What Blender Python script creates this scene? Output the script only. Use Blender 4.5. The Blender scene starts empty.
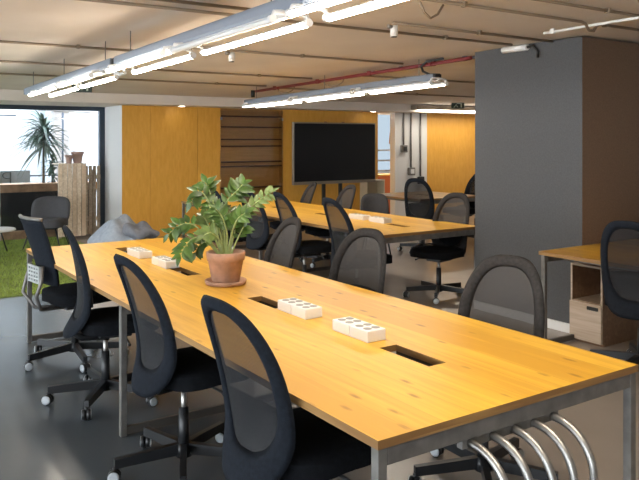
import bpy, bmesh, math, random
from mathutils import Vector, Matrix
PI = math.pi
R = math.radians
rnd = random.Random(7)
sc = bpy.context.scene
COL = sc.collection

# ------------------------------------------------------------------ materials
def srgb(r, g, b):
    f = lambda v: (v/255/12.92) if v/255 <= .04045 else ((v/255+.055)/1.055)**2.4
    return (f(r), f(g), f(b), 1)

def newmat(name):
    m = bpy.data.materials.new(name); m.use_nodes = True
    return m, m.node_tree.nodes, m.node_tree.links, m.node_tree.nodes['Principled BSDF']

def mat(name, col, rough=.5, metal=0, spec=.5, noise=None, bump=None, coat=0):
    """noise = (scale, strength); bump = (scale, strength)"""
    m, n, l, b = newmat(name)
    b.inputs['Base Color'].default_value = col
    b.inputs['Roughness'].default_value = rough
    b.inputs['Metallic'].default_value = metal
    b.inputs['Specular IOR Level'].default_value = spec
    b.inputs['Coat Weight'].default_value = coat
    tc = n.new('ShaderNodeTexCoord')
    if noise:
        t = n.new('ShaderNodeTexNoise'); t.inputs['Scale'].default_value = noise[0]; t.inputs['Detail'].default_value = 6
        l.new(tc.outputs['Object'], t.inputs['Vector'])
        mr = n.new('ShaderNodeMapRange'); mr.inputs['From Min'].default_value = .3; mr.inputs['From Max'].default_value = .7
        mr.inputs['To Min'].default_value = 1-noise[1]; mr.inputs['To Max'].default_value = 1+noise[1]
        l.new(t.outputs['Fac'], mr.inputs['Value'])
        vm = n.new('ShaderNodeVectorMath'); vm.operation = 'SCALE'; vm.inputs[0].default_value = col[:3]
        l.new(mr.outputs['Result'], vm.inputs['Scale']); l.new(vm.outputs['Vector'], b.inputs['Base Color'])
    if bump:
        t = n.new('ShaderNodeTexNoise'); t.inputs['Scale'].default_value = bump[0]; t.inputs['Detail'].default_value = 4
        l.new(tc.outputs['Object'], t.inputs['Vector'])
        bp = n.new('ShaderNodeBump'); bp.inputs['Strength'].default_value = bump[1]; bp.inputs['Distance'].default_value = .01
        l.new(t.outputs['Fac'], bp.inputs['Height']); l.new(bp.outputs['Normal'], b.inputs['Normal'])
    return m

def emit(name, col, s):
    m, n, l, b = newmat(name)
    n.remove(b)
    e = n.new('ShaderNodeEmission'); e.inputs['Color'].default_value = col; e.inputs['Strength'].default_value = s
    l.new(e.outputs[0], n['Material Output'].inputs[0])
    return m

def pine(name, light, dark, width=.125, axis='X', rough=.35, knots=True, grain=.28):
    """glued pine boards running along the other horizontal axis"""
    m, n, l, b = newmat(name)
    tc = n.new('ShaderNodeTexCoord')
    sep = n.new('ShaderNodeSeparateXYZ'); l.new(tc.outputs['Object'], sep.inputs[0])
    d = n.new('ShaderNodeMath'); d.operation = 'DIVIDE'; d.inputs[1].default_value = width
    l.new(sep.outputs[axis], d.inputs[0])
    fl = n.new('ShaderNodeMath'); fl.operation = 'FLOOR'; l.new(d.outputs[0], fl.inputs[0])
    wn = n.new('ShaderNodeTexWhiteNoise'); wn.noise_dimensions = '1D'; l.new(fl.outputs[0], wn.inputs['W'])
    # grain
    mp = n.new('ShaderNodeMapping'); l.new(tc.outputs['Object'], mp.inputs[0])
    sc_ = {'X': (28, 1.6, 28), 'Y': (1.6, 28, 28), 'Z': (2, 2, 28)}[axis]
    mp.inputs['Scale'].default_value = sc_
    ad = n.new('ShaderNodeVectorMath'); ad.operation = 'ADD'
    sv = n.new('ShaderNodeVectorMath'); sv.operation = 'SCALE'; sv.inputs[0].default_value = (7, 13, 5)
    l.new(wn.outputs['Value'], sv.inputs['Scale'])
    l.new(mp.outputs[0], ad.inputs[0]); l.new(sv.outputs[0], ad.inputs[1])
    ns = n.new('ShaderNodeTexNoise'); ns.inputs['Scale'].default_value = 1; ns.inputs['Detail'].default_value = 5; ns.inputs['Distortion'].default_value = .6
    l.new(ad.outputs[0], ns.inputs['Vector'])
    mx = n.new('ShaderNodeMath'); mx.operation = 'MULTIPLY_ADD'; mx.inputs[1].default_value = .35
    l.new(wn.outputs['Value'], mx.inputs[0]); l.new(ns.outputs['Fac'], mx.inputs[2])
    cr = n.new('ShaderNodeValToRGB')
    cr.color_ramp.elements[0].position = .35; cr.color_ramp.elements[0].color = light
    cr.color_ramp.elements[1].position = 1.05 - grain; cr.color_ramp.elements[1].color = dark
    l.new(mx.outputs[0], cr.inputs[0])
    out = cr.outputs[0]
    if knots:
        mp2 = n.new('ShaderNodeMapping'); l.new(tc.outputs['Object'], mp2.inputs[0])
        mp2.inputs['Scale'].default_value = {'X': (13, 4.2, 3), 'Y': (2.6, 8.5, 3), 'Z': (3, 3, 8)}[axis]
        vo = n.new('ShaderNodeTexVoronoi'); vo.inputs['Scale'].default_value = 1.0; vo.inputs['Randomness'].default_value = 1
        nz = n.new('ShaderNodeTexNoise'); nz.inputs['Scale'].default_value = 9
        l.new(mp2.outputs[0], nz.inputs['Vector'])
        mm = n.new('ShaderNodeMix'); mm.data_type = 'VECTOR'; mm.inputs[0].default_value = .06
        l.new(mp2.outputs[0], mm.inputs[4]); l.new(nz.outputs['Color'], mm.inputs[5])
        l.new(mm.outputs[1], vo.inputs['Vector'])
        r2 = n.new('ShaderNodeMapRange'); r2.inputs['From Min'].default_value = .05; r2.inputs['From Max'].default_value = .17
        r2.inputs['To Min'].default_value = .75; r2.inputs['To Max'].default_value = 0
        l.new(vo.outputs['Distance'], r2.inputs['Value'])
        mk = n.new('ShaderNodeMix'); mk.data_type = 'RGBA'
        l.new(r2.outputs[0], mk.inputs[0]); l.new(out, mk.inputs[6])
        mk.inputs[7].default_value = (dark[0]*.35, dark[1]*.25, dark[2]*.25, 1)
        out = mk.outputs[2]
    # seams
    fr = n.new('ShaderNodeMath'); fr.operation = 'FRACT'; l.new(d.outputs[0], fr.inputs[0])
    lt = n.new('ShaderNodeMath'); lt.operation = 'LESS_THAN'; lt.inputs[1].default_value = .012; l.new(fr.outputs[0], lt.inputs[0])
    m3 = n.new('ShaderNodeMix'); m3.data_type = 'RGBA'; m3.inputs[7].default_value = (dark[0]*.6, dark[1]*.55, dark[2]*.5, 1)
    ml = n.new('ShaderNodeMath'); ml.operation = 'MULTIPLY'; ml.inputs[1].default_value = .6; l.new(lt.outputs[0], ml.inputs[0])
    l.new(ml.outputs[0], m3.inputs[0]); l.new(out, m3.inputs[6])
    l.new(m3.outputs[2], b.inputs['Base Color'])
    b.inputs['Roughness'].default_value = rough
    return m

def thin_glass(name, tint, refl):
    m, n, l, b = newmat(name); n.remove(b)
    tr = n.new('ShaderNodeBsdfTransparent'); tr.inputs[0].default_value = tint
    gl = n.new('ShaderNodeBsdfGlossy'); gl.inputs['Roughness'].default_value = .02
    fr = n.new('ShaderNodeFresnel'); fr.inputs[0].default_value = 1.45
    mu = n.new('ShaderNodeMath'); mu.operation = 'MULTIPLY'; mu.inputs[1].default_value = refl; l.new(fr.outputs[0], mu.inputs[0])
    mx = n.new('ShaderNodeMixShader'); l.new(mu.outputs[0], mx.inputs[0]); l.new(tr.outputs[0], mx.inputs[1]); l.new(gl.outputs[0], mx.inputs[2])
    l.new(mx.outputs[0], n['Material Output'].inputs[0])
    return m

def mesh_fabric(name, col, opacity):
    m, n, l, b = newmat(name)
    b.inputs['Base Color'].default_value = col; b.inputs['Roughness'].default_value = .7
    tc = n.new('ShaderNodeTexCoord')
    w1 = n.new('ShaderNodeTexWave'); w1.inputs['Scale'].default_value = 60; w1.bands_direction = 'Z'
    w2 = n.new('ShaderNodeTexWave'); w2.inputs['Scale'].default_value = 60; w2.bands_direction = 'X'
    l.new(tc.outputs['Object'], w1.inputs[0]); l.new(tc.outputs['Object'], w2.inputs[0])
    mxx = n.new('ShaderNodeMath'); mxx.operation = 'MAXIMUM'; l.new(w1.outputs['Fac'], mxx.inputs[0]); l.new(w2.outputs['Fac'], mxx.inputs[1])
    mr = n.new('ShaderNodeMapRange'); mr.inputs['To Min'].default_value = opacity-.12; mr.inputs['To Max'].default_value = min(1, opacity+.08)
    l.new(mxx.outputs[0], mr.inputs[0]); l.new(mr.outputs[0], b.inputs['Alpha'])
    return m

M = {}
M['ceiling'] = None
def ceiling_mat():
    m, n, l, b = newmat('ceiling_board')
    tc = n.new('ShaderNodeTexCoord')
    w = n.new('ShaderNodeTexWave'); w.inputs['Scale'].default_value = 9; w.bands_direction = 'Y'; w.inputs['Distortion'].default_value = .4
    ns = n.new('ShaderNodeTexNoise'); ns.inputs['Scale'].default_value = 1.3; ns.inputs['Detail'].default_value = 6
    l.new(tc.outputs['Object'], w.inputs[0]); l.new(tc.outputs['Object'], ns.inputs[0])
    cr = n.new('ShaderNodeValToRGB'); cr.color_ramp.elements[0].position = .3; cr.color_ramp.elements[1].position = .75
    cr.color_ramp.elements[0].color = (.74, .655, .57, 1); cr.color_ramp.elements[1].color = (.84, .765, .68, 1)
    l.new(ns.outputs['Fac'], cr.inputs[0]); l.new(cr.outputs[0], b.inputs['Base Color'])
    bp = n.new('ShaderNodeBump'); bp.inputs['Strength'].default_value = .25; bp.inputs['Distance'].default_value = .01
    l.new(w.outputs['Fac'], bp.inputs['Height']); l.new(bp.outputs[0], b.inputs['Normal'])
    b.inputs['Roughness'].default_value = .9
    return m
M['ceiling'] = ceiling_mat()
def floor_mat():
    m, n, l, b = newmat('polished_concrete')
    tc = n.new('ShaderNodeTexCoord')
    ns = n.new('ShaderNodeTexNoise'); ns.inputs['Scale'].default_value = .9; ns.inputs['Detail'].default_value = 5; ns.inputs['Roughness'].default_value = .5
    l.new(tc.outputs['Object'], ns.inputs[0])
    cr = n.new('ShaderNodeValToRGB'); cr.color_ramp.elements[0].position = .3; cr.color_ramp.elements[1].position = .72
    cr.color_ramp.elements[0].color = (.075, .090, .106, 1); cr.color_ramp.elements[1].color = (.105, .120, .136, 1)
    l.new(ns.outputs['Fac'], cr.inputs[0])
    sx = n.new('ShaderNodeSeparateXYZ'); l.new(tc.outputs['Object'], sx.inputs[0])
    ma = n.new('ShaderNodeMapRange'); ma.inputs['From Min'].default_value = 1.75; ma.inputs['From Max'].default_value = 2.15; ma.interpolation_type = 'SMOOTHSTEP'  # grey to tan finish; lamp warmth and sky blue partly put into the colours
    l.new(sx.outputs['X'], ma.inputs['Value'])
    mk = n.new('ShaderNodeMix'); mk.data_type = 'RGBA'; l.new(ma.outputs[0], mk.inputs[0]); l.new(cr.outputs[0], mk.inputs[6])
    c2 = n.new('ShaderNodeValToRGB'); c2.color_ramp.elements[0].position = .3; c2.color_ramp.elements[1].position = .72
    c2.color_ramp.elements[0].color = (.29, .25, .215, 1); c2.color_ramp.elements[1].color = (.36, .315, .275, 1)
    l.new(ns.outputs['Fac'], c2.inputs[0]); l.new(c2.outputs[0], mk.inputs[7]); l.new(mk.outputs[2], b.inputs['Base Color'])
    mr = n.new('ShaderNodeMapRange'); mr.inputs['To Min'].default_value = .21; mr.inputs['To Max'].default_value = .29
    l.new(ns.outputs['Fac'], mr.inputs[0]); l.new(mr.outputs[0], b.inputs['Roughness'])
    b.inputs['Specular IOR Level'].default_value = .6
    return m
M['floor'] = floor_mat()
def plywood():
    m, n, l, b = newmat('varnished_board')
    tc = n.new('ShaderNodeTexCoord')
    mp = n.new('ShaderNodeMapping'); mp.inputs['Scale'].default_value = (9, 9, 2.2); l.new(tc.outputs['Object'], mp.inputs[0])
    ns = n.new('ShaderNodeTexNoise'); ns.inputs['Scale'].default_value = 3; ns.inputs['Detail'].default_value = 7
    l.new(mp.outputs[0], ns.inputs[0])
    cr = n.new('ShaderNodeValToRGB'); cr.color_ramp.elements[0].position = .3; cr.color_ramp.elements[1].position = .72
    cr.color_ramp.elements[0].color = (.72, .36, .05, 1); cr.color_ramp.elements[1].color = (.80, .425, .075, 1)
    l.new(ns.outputs['Fac'], cr.inputs[0]); l.new(cr.outputs[0], b.inputs['Base Color'])
    b.inputs['Roughness'].default_value = .45
    return m
M['ply'] = plywood()
M['pine'] = pine('pine_top', (.78, .46, .055, 1), (.60, .31, .03, 1))
M['pine_edge'] = pine('pine_edge', (.50, .30, .11, 1), (.25, .13, .045, 1), axis='Z', knots=False, width=.02)
M['steel'] = mat('raw_steel', (.20, .19, .178, 1), .5, .5, noise=(14, .25))
M['footbar'] = mat('scuffed_dark_steel', (.09, .08, .07, 1), .6, .3)
M['chrome'] = mat('zinc_tube', (.40, .385, .36, 1), .38, .9, noise=(9, .2))
M['white_metal'] = mat('white_metal', (.78, .78, .76, 1), .4)
M['fabric'] = mat('navy_black_fabric', (.010, .013, .019, 1), .9, spec=.2, noise=(60, .25), bump=(240, .25))
M['seatfab'] = mat('black_seat_fabric', (.007, .008, .010, 1), .95, spec=.15, noise=(60, .25), bump=(240, .25))
M['greyfab'] = mat('charcoal_border_fabric', (.030, .028, .028, 1), .9, spec=.2, noise=(60, .25), bump=(240, .25))
M['mesh'] = mesh_fabric('black_mesh', (.008, .0085, .011, 1), .80)
M['meshgrey'] = mesh_fabric('charcoal_mesh', (.032, .029, .028, 1), .84)
M['plastic'] = mat('black_plastic', (.014, .015, .017, 1), .4)
M['ringgrey'] = mat('grey_wheel_rim', (.42, .45, .47, 1), .45)
M['silver'] = mat('silver_plastic', (.55, .57, .58, 1), .35, .4)
M['dark'] = mat('cut_out_lining', (.05, .04, .03, 1), .7)
M['whiteplastic'] = mat('white_plastic', (.78, .78, .77, 1), .4)
M['socket'] = mat('socket_recess', (.30, .29, .27, 1), .5)
M['terra'] = mat('terracotta', (.45, .27, .19, 1), .9, noise=(12, .3), bump=(60, .15))
M['soil'] = mat('soil', (.05, .035, .02, 1), .95, noise=(40, .4))
M['leaf'] = mat('glossy_leaf', (.060, .118, .018, 1), .38, noise=(14, .55))
M['leaf2'] = mat('pale_leaf', (.14, .20, .05, 1), .4, noise=(14, .4))
M['stalk'] = mat('plant_stalk', (.30, .36, .13, 1), .5, noise=(20, .2))
M['colgrey'] = mat('charcoal_paint', (.080, .082, .087, 1), .8, noise=(80, .12), bump=(120, .15))
M['colbrown'] = mat('brown_paint', (.20, .13, .085, 1), .8, noise=(80, .12), bump=(120, .15))
M['whitepaint'] = mat('white_paint', (.74, .74, .73, 1), .6)
M['conduit'] = mat('tan_conduit', (.30, .235, .17, 1), .5, .3)
M['redpipe'] = mat('red_pipe', (.22, .022, .022, 1), .4)
M['rail'] = mat('grey_blue_track', (.23, .265, .32, 1), .45, .3)
M['tube'] = emit('tube_glow', (1, .895, .755, 1), 28)
M['reflector'] = mat('pale_reflector', (.66, .69, .73, 1), .45)
M['led'] = emit('led_glow', (1, .90, .75, 1), 9)
M['cable'] = mat('black_cable', (.02, .02, .02, 1), .5)
M['screen'] = mat('black_screen', (.008, .008, .009, 1), .22, spec=.35)
M['alu'] = mat('brushed_frame', (.36, .31, .25, 1), .4, .6)
M['brownwood'] = pine('brown_board', (.86, .55, .21, 1), (.72, .42, .14, 1), axis='Z', width=.3, knots=False)
M['darkshelf'] = mat('dark_shelf_wood', (.14, .07, .025, 1), .5)
M['oak'] = pine('grey_oak', (.60, .49, .39, 1), (.40, .30, .21, 1), axis='X', width=.3, knots=False)
M['oakside'] = pine('oak_side', (.30, .18, .10, 1), (.20, .11, .06, 1), axis='X', width=.4, knots=False)
M['slat'] = pine('pallet_slats', (.86, .72, .56, 1), (.62, .47, .33, 1), axis='X', width=.07, knots=False)
M['slatdark'] = pine('shaded_slats', (.50, .41, .31, 1), (.30, .23, .16, 1), axis='X', width=.06, knots=False)  # darker copy of the slat wood; shade of the unlit side in the colour
M['beanbag'] = mat('blue_grey_canvas', (.31, .35, .41, 1), .8, noise=(18, .12), bump=(30, .3))
M['beanbag2'] = mat('slate_canvas', (.17, .18, .21, 1), .8, noise=(18, .12), bump=(30, .3))
M['upholstery'] = mat('charcoal_upholstery', (.058, .058, .064, 1), .85, noise=(70, .2), bump=(200, .2))
M['frame'] = mat('dark_blue_frame', (.025, .04, .062, 1), .4)
M['glass'] = thin_glass('window_glass', (.96, .98, 1, 1), .8)
M['cabglass'] = thin_glass('cabinet_glass', (.97, .95, .92, 1), 1.0)
M['turf'] = mat('turf_base', (.15, .20, .035, 1), .95, noise=(30, .35))
M['blade'] = mat('turf_blade', (.22, .30, .05, 1), .8, noise=(4, .3))
M['parapet'] = mat('dark_parapet', (.02, .022, .026, 1), .3)
M['ledge'] = mat('ledge_wood', (.42, .25, .14, 1), .6, noise=(12, .25))
M['facade'] = mat('pale_facade', (.36, .38, .39, 1), .8, noise=(2, .05))
M['facadegrey'] = mat('pale_shutter', (.27, .30, .32, 1), .8)
M['postpaint'] = mat('beige_post', (.26, .245, .235, 1), .8)
M['terrace'] = mat('terrace_paving', (.3, .3, .29, 1), .8)
M['trunk'] = mat('palm_trunk', (.12, .12, .1, 1), .8)
M['palm'] = mat('palm_leaf', (.075, .125, .095, 1), .5, noise=(8, .3))
M['signpanel'] = mat('pale_blue_panel', (.22, .26, .275, 1), .3)
M['signink'] = mat('dark_lettering', (.04, .06, .06, 1), .5)
M['exit'] = mat('dark_green_sign', (.015, .03, .022, 1), .4)
M['exitmark'] = mat('pale_pictogram', (.5, .55, .45, 1), .5)
M['copper'] = mat('copper_shade', (.33, .15, .07, 1), .4, .3)
M['coral'] = mat('orange_red_board', (.50, .12, .03, 1), .5)
M['bluewall'] = mat('pale_blue_wall', (.60, .70, .78, 1), .7)
M['cream'] = mat('cream_board', (.52, .44, .30, 1), .6)

# ------------------------------------------------------------------ mesh helpers
def bm_new(): return bmesh.new()

def add_box(bm, lo, hi, bev=0, mi=0, mtx=None):
    x0, y0, z0 = lo; x1, y1, z1 = hi
    c = Vector(((x0+x1)/2, (y0+y1)/2, (z0+z1)/2))
    r = bmesh.ops.create_cube(bm, size=1)
    vs = r['verts']
    for v in vs:
        v.co = Vector((v.co.x*(x1-x0), v.co.y*(y1-y0), v.co.z*(z1-z0))) + c
        if mtx: v.co = mtx @ v.co
    fs = {f for v in vs for f in v.link_faces}
    for f in fs: f.material_index = mi
    if bev > 0:
        es = list({e for v in vs for e in v.link_edges})
        rb = bmesh.ops.bevel(bm, geom=es, offset=bev, segments=2, affect='EDGES', profile=.5)
        for f in rb['faces']: f.material_index = mi
    return bm

def frame_for(d):
    d = d.normalized()
    up = Vector((0, 0, 1)) if abs(d.z) < .95 else Vector((1, 0, 0))
    a = d.cross(up).normalized(); b = a.cross(d).normalized()
    return a, b

def add_tube(bm, pts, r, n=8, caps=True, mi=0, sy=1.0):
    """round tube along a polyline; r a number or a list"""
    pts = [Vector(p) for p in pts]
    rings = []
    a = b = None
    for i, p in enumerate(pts):
        if i == 0: d = pts[1]-pts[0]
        elif i == len(pts)-1: d = pts[-1]-pts[-2]
        else: d = (pts[i+1]-p).normalized()+(p-pts[i-1]).normalized()
        if d.length < 1e-9: d = Vector((0, 0, 1))
        d.normalize()
        if a is None: a, b = frame_for(d)
        else:
            a = (a - d*a.dot(d)).normalized(); b = a.cross(d).normalized()
        rr = r[i] if isinstance(r, (list, tuple)) else r
        rings.append([bm.verts.new(p + a*rr*math.cos(2*PI*k/n) + b*rr*sy*math.sin(2*PI*k/n)) for k in range(n)])
    for i in range(len(rings)-1):
        for k in range(n):
            f = bm.faces.new((rings[i][k], rings[i][(k+1) % n], rings[i+1][(k+1) % n], rings[i+1][k]))
            f.smooth = True; f.material_index = mi
    if caps:
        bm.faces.new(rings[0][::-1]).material_index = mi; bm.faces.new(rings[-1]).material_index = mi
    return bm

def add_lathe(bm, prof, n=24, mtx=None, mi=0, cx=0, cy=0):
    """prof = [(radius, z)...]"""
    rings = []
    for r, z in prof:
        ring = []
        for k in range(n):
            v = Vector((cx+r*math.cos(2*PI*k/n), cy+r*math.sin(2*PI*k/n), z))
            if mtx: v = mtx @ v
            ring.append(bm.verts.new(v))
        rings.append(ring)
    for i in range(len(rings)-1):
        for k in range(n):
            f = bm.faces.new((rings[i][k], rings[i][(k+1) % n], rings[i+1][(k+1) % n], rings[i+1][k])); f.smooth = True; f.material_index = mi
    bm.faces.new(rings[0][::-1]).material_index = mi; bm.faces.new(rings[-1]).material_index = mi
    return bm

def bx(lo, hi, bev=0): return add_box(bm_new(), lo, hi, bev)
def tb(pts, r, n=8): return add_tube(bm_new(), pts, r, n)
def arc(c, r, a0, a1, n, ax='XZ'):
    o = []
    for i in range(n+1):
        t = a0+(a1-a0)*i/n
        u, w = r*math.cos(t), r*math.sin(t)
        o.append((c[0]+u, c[1], c[2]+w) if ax == 'XZ' else (c[0], c[1]+u, c[2]+w) if ax == 'YZ' else (c[0]+u, c[1]+w, c[2]))
    return o

def obj(name, bm, m, parent=None, smooth=False, loc=None, rotz=0):
    bmesh.ops.recalc_face_normals(bm, faces=bm.faces[:])
    me = bpy.data.meshes.new(name); bm.to_mesh(me); bm.free()
    for q in (m if isinstance(m, (list, tuple)) else [m]): me.materials.append(q)
    if smooth:
        for p in me.polygons: p.use_smooth = True
    o = bpy.data.objects.new(name, me); COL.objects.link(o)
    if parent: o.parent = parent
    if loc: o.location = loc
    o.rotation_euler.z = rotz
    return o

def tag(o, label, cat, group=None, kind=None):
    o['label'] = label; o['category'] = cat
    if group: o['group'] = group
    if kind: o['kind'] = kind
    return o

def thing(name, label, cat, loc=(0, 0, 0), rotz=0, group=None):
    o = bpy.data.objects.new(name, None); COL.objects.link(o)
    o.location = loc; o.rotation_euler.z = rotz; o.empty_display_size = .1
    return tag(o, label, cat, group)

def struct(name, bm, m, label=None, cat=None):
    o = obj(name, bm, m); o['kind'] = 'structure'
    if label: o['label'] = label
    if cat: o['category'] = cat
    return o

def dup(root, loc, rotz, label, group=None, lift=0, fixed=()):
    r = root.copy(); COL.objects.link(r); r.location = loc; r.rotation_euler = (0, 0, rotz); r['label'] = label
    if group: r['group'] = group
    for ch in list(root.children):
        c = ch.copy(); COL.objects.link(c); c.parent = r
        if lift and ch.name.split('.')[0] not in fixed: c.location.z += lift
        for g in list(ch.children):
            d = g.copy(); COL.objects.link(d); d.parent = c
    return r

# ------------------------------------------------------------------ room
ZC0, YC0, TILT = 2.46, 3.74, -.0205
def zc(y): return ZC0 + TILT*(y-YC0)
XL, XR, YB = -6, 13, -4.5
YBK, YSOF, YWIN, ZSOF = 11.5, 11.0, 12.4, 2.16

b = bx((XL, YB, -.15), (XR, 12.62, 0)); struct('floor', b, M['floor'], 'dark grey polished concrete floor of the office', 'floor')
b = bm_new()
vs = [b.verts.new(p) for p in ((XL, YB, zc(YB)), (XR, YB, zc(YB)), (XR, YSOF, zc(YSOF)), (XL, YSOF, zc(YSOF)))]
vt = [b.verts.new(v.co+Vector((0, 0, .3))) for v in vs]
b.faces.new(vs); b.faces.new(vt[::-1])
for i in range(4): b.faces.new((vs[i], vs[(i+1) % 4], vt[(i+1) % 4], vt[i]))
struct('ceiling', b, M['ceiling'], 'beige concrete ceiling carrying conduits and light strips', 'ceiling')
struct('trim_1', bx((XL, YSOF, ZSOF), (XR, 12.62, 2.75)), M['ceiling'], 'dropped beige soffit above the back wall and window', 'soffit')

# back wall segments: orange board | niche | screen wall | opening | white pier | orange board
b = bm_new()
add_box(b, (3.93, YBK, 0), (4.40, 12.62, ZSOF)); add_box(b, (4.404, YBK, 0), (5.24, 12.62, ZSOF)); add_box(b, (5.244, YBK, 0), (5.67, 12.62, ZSOF))
wl = struct('wall_back', b, M['ply'], 'orange varnished board wall between the window and glazed shelves', 'wall')
b = bx((3.925, YBK+.003, 0), (3.93, 12.5, ZSOF)); struct('wall_reveal', b, M['whitepaint'], 'white painted reveal between window and orange wall', 'wall')
struct('wall_screen', bx((6.95, YBK, 0), (9.17, 12.62, ZSOF)), M['ply'], 'orange varnished board wall behind the large screen', 'wall')
struct('wall_pier', bx((9.62, YBK, 0), (10.49, 11.66, ZSOF)), M['whitepaint'], 'white pier carrying three vertical conduits', 'wall')
struct('wall_end', bx((10.49, YBK, 0), (XR, 11.66, ZSOF)), M['ply'], 'orange varnished board wall beyond the white pier', 'wall')
struct('wall_right', bx((XR, YB, 0), (XR+.2, 15.5, 2.8)), M['whitepaint'], 'white side wall of the office', 'wall')
struct('wall_front', bx((XL, YB-.2, 0), (XR, YB, 2.8)), M['whitepaint'], 'unseen white wall added behind the camera to cut fill light', 'wall')  # out of view, added to block sky light from behind
# column
b = bm_new(); add_box(b, (5.11, 3.74, 0), (6.45, 4.93, zc(4.4)-.002))
for f in b.faces:
    f.material_index = 1 if f.calc_center_median().y < 3.75 else 0
struct('column', b, [M['colgrey'], M['colbrown']], 'thick dark column with one charcoal and one brown face', 'column')
b = bm_new(); add_box(b, (5.092, 3.74, 0), (5.11, 4.93, .075)); struct('baseboard_column', b, M['whitepaint'], 'pale skirting along the foot of the charcoal column', 'skirting')

# glazed shelf niche
t = thing('glazed_shelf', 'brown wooden wall shelves behind glass beside the orange wall', 'shelf unit', (6.31, YBK, 0))
t.location = (5.67, YBK+.005, 0)
W_ = 1.28
obj('back_panel', bx((0, .11, 0), (W_, .13, ZSOF)), M['brownwood'], t)
b = bm_new(); add_box(b, (0, 0, 0), (.02, .11, ZSOF)); add_box(b, (W_-.02, 0, 0), (W_, .11, ZSOF)); obj('side_panel', b, M['brownwood'], t)
for z in (.35, .75, 1.13, 1.21, 1.49, 1.61, 1.83, 2.02):
    obj('shelf', bx((.02, .01, z-.012), (W_-.02, .108, z+.012)), M['darkshelf'], t)
for x0, x1 in ((.005, .635), (.645, 1.275)):
    d = obj('glass_door', bx((x0, -.012, .05), (x1, -.004, ZSOF-.03)), M['cabglass'], t)
    obj('hinge', add_box(add_box(bm_new(), (x0 if x0 < .1 else x1-.03, -.02, 1.95), ((x0 if x0 < .1 else x1-.03)+.03, -.002, 2.0)), (x0 if x0 < .1 else x1-.03, -.02, .4), ((x0 if x0 < .1 else x1-.03)+.03, -.002, .45)), M['silver'], d)

# opening with the room beyond
struct('wall_beyond', bx((7.9, 14.0, 0), (XR, 14.2, 2.6)), M['bluewall'], 'pale blue wall seen through the opening beyond the screen', 'wall')
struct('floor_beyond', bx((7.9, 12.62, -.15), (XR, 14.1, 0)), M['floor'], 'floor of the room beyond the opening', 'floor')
t = thing('window_beyond', 'pale window with dark glazing bars beyond the opening', 'window', (11.45, 13.96, .85)); t['kind'] = 'structure'; t.name = 'window_2'
M['skyglow'] = emit('daylit_frosted_pane', (.70, .86, 1, 1), .30)
obj('pane', bx((-1.2, 0, 0), (1.2, .03, 1.5)), M['skyglow'], t)
b = bm_new()
for x in (-1.2, -.4, .15, .75, 1.2): add_box(b, (x-.02, -.04, 0), (x+.02, 0, 1.5))
for z in (0, .25, .5, 1.5): add_box(b, (-1.2, -.04, z-.02), (1.2, 0, z+.02))
obj('frame', b, M['steel'], t)
t = thing('pendant_lamp', 'small copper pendant lamp hanging in the opening beside the white pier', 'lamp', (10.0, 12.05, 1.52))
b = bm_new(); add_lathe(b, [(.02, .28), (.05, .27), (.075, .0), (.065, .0), (.04, .25), (.01, .26)], 20); obj('lamp_shade', b, M['copper'], t)
obj('cord', tb([(0, 0, .27), (0, 0, .66)], .006, 6), M['cable'], t)
t = thing('low_cabinet', 'orange red low cabinet in the opening beside the white pier', 'cabinet', (10.35, 12.35, 0))
obj('body', bx((-.9, 0, .02), (.9, .35, .82), .01), M['coral'], t)
obj('plinth', bx((-.88, .03, 0), (.88, .33, .02)), M['plastic'], t)
obj('worktop', bx((-.92, -.02, .82), (.92, .37, .85), .005), M['ply'], t)

# conduits on the white pier
for i, (x, z0, lab) in enumerate(((9.83, 1.42, 'short grey conduit down the white pier ending in a round switch box'),
                                  (10.03, .95, 'long grey conduit down the white pier ending in a square socket frame'),
                                  (10.29, .76, 'long grey conduit down the white pier ending in a dark low socket box'))):
    t = thing('wall_conduit', lab, 'conduit', (x, YBK, 0), 0, 'conduits on the white pier')
    obj('pipe', tb([(0, -.02, z0+.08), (0, -.02, ZSOF)], .018, 8), M['steel'], t)
    q = .075 if i != 1 else .08
    bxo = obj('switch_box', bx((-q, -.07, z0-q), (q, -.001, z0+q), .012), M['steel'] if i < 2 else M['cable'], t)
    obj('cover', bx((-q*.6, -.078, z0-q*.6), (q*.6, -.069, z0+q*.6), .004), M['cable'] if i != 1 else M['whiteplastic'], bxo)

# ------------------------------------------------------------------ window and terrace
t = thing('window_1', 'wide window to the terrace with dark frame', 'window', (0, YWIN, 0)); t['kind'] = 'structure'
b = bm_new(); add_box(b, (XL, -.04, ZSOF-.07), (3.93, .06, ZSOF)); add_box(b, (3.84, -.04, .0), (3.925, .06, ZSOF-.07)); obj('window_frame', b, M['frame'], t)
obj('pane', bx((2.27, 0, 0), (3.84, .012, ZSOF-.07)), M['glass'], t); obj('pane', bx((-1.6, 0, 0), (2.255, .012, ZSOF-.07)), M['glass'], t)
obj('pane', bx((-5.5, 0, 0), (-1.615, .012, ZSOF-.07)), M['glass'], t)
obj('glazing_joint', bx((2.255, -.003, 0), (2.27, .015, ZSOF-.07)), M['whiteplastic'], t)
struct('trim_2', bx((XL, 12.75, 0), (3.9, 12.95, .74)), M['parapet'], 'dark parapet wall outside the window', 'parapet')
struct('trim_3', bx((XL, 12.70, .74), (3.9, 13.15, .87)), M['ledge'], 'wooden planter ledge on top of the dark parapet', 'ledge')
struct('trim_4', bx((XL, 12.47, 0), (3.9, 12.56, .13)), M['ledge'], 'low timber kerb at the foot of the window', 'kerb')
struct('ground', bx((-40, 12.6, -.3), (7.9, 45, -.1)), M['terrace'], 'paved terrace and street outside', 'paving')
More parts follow.
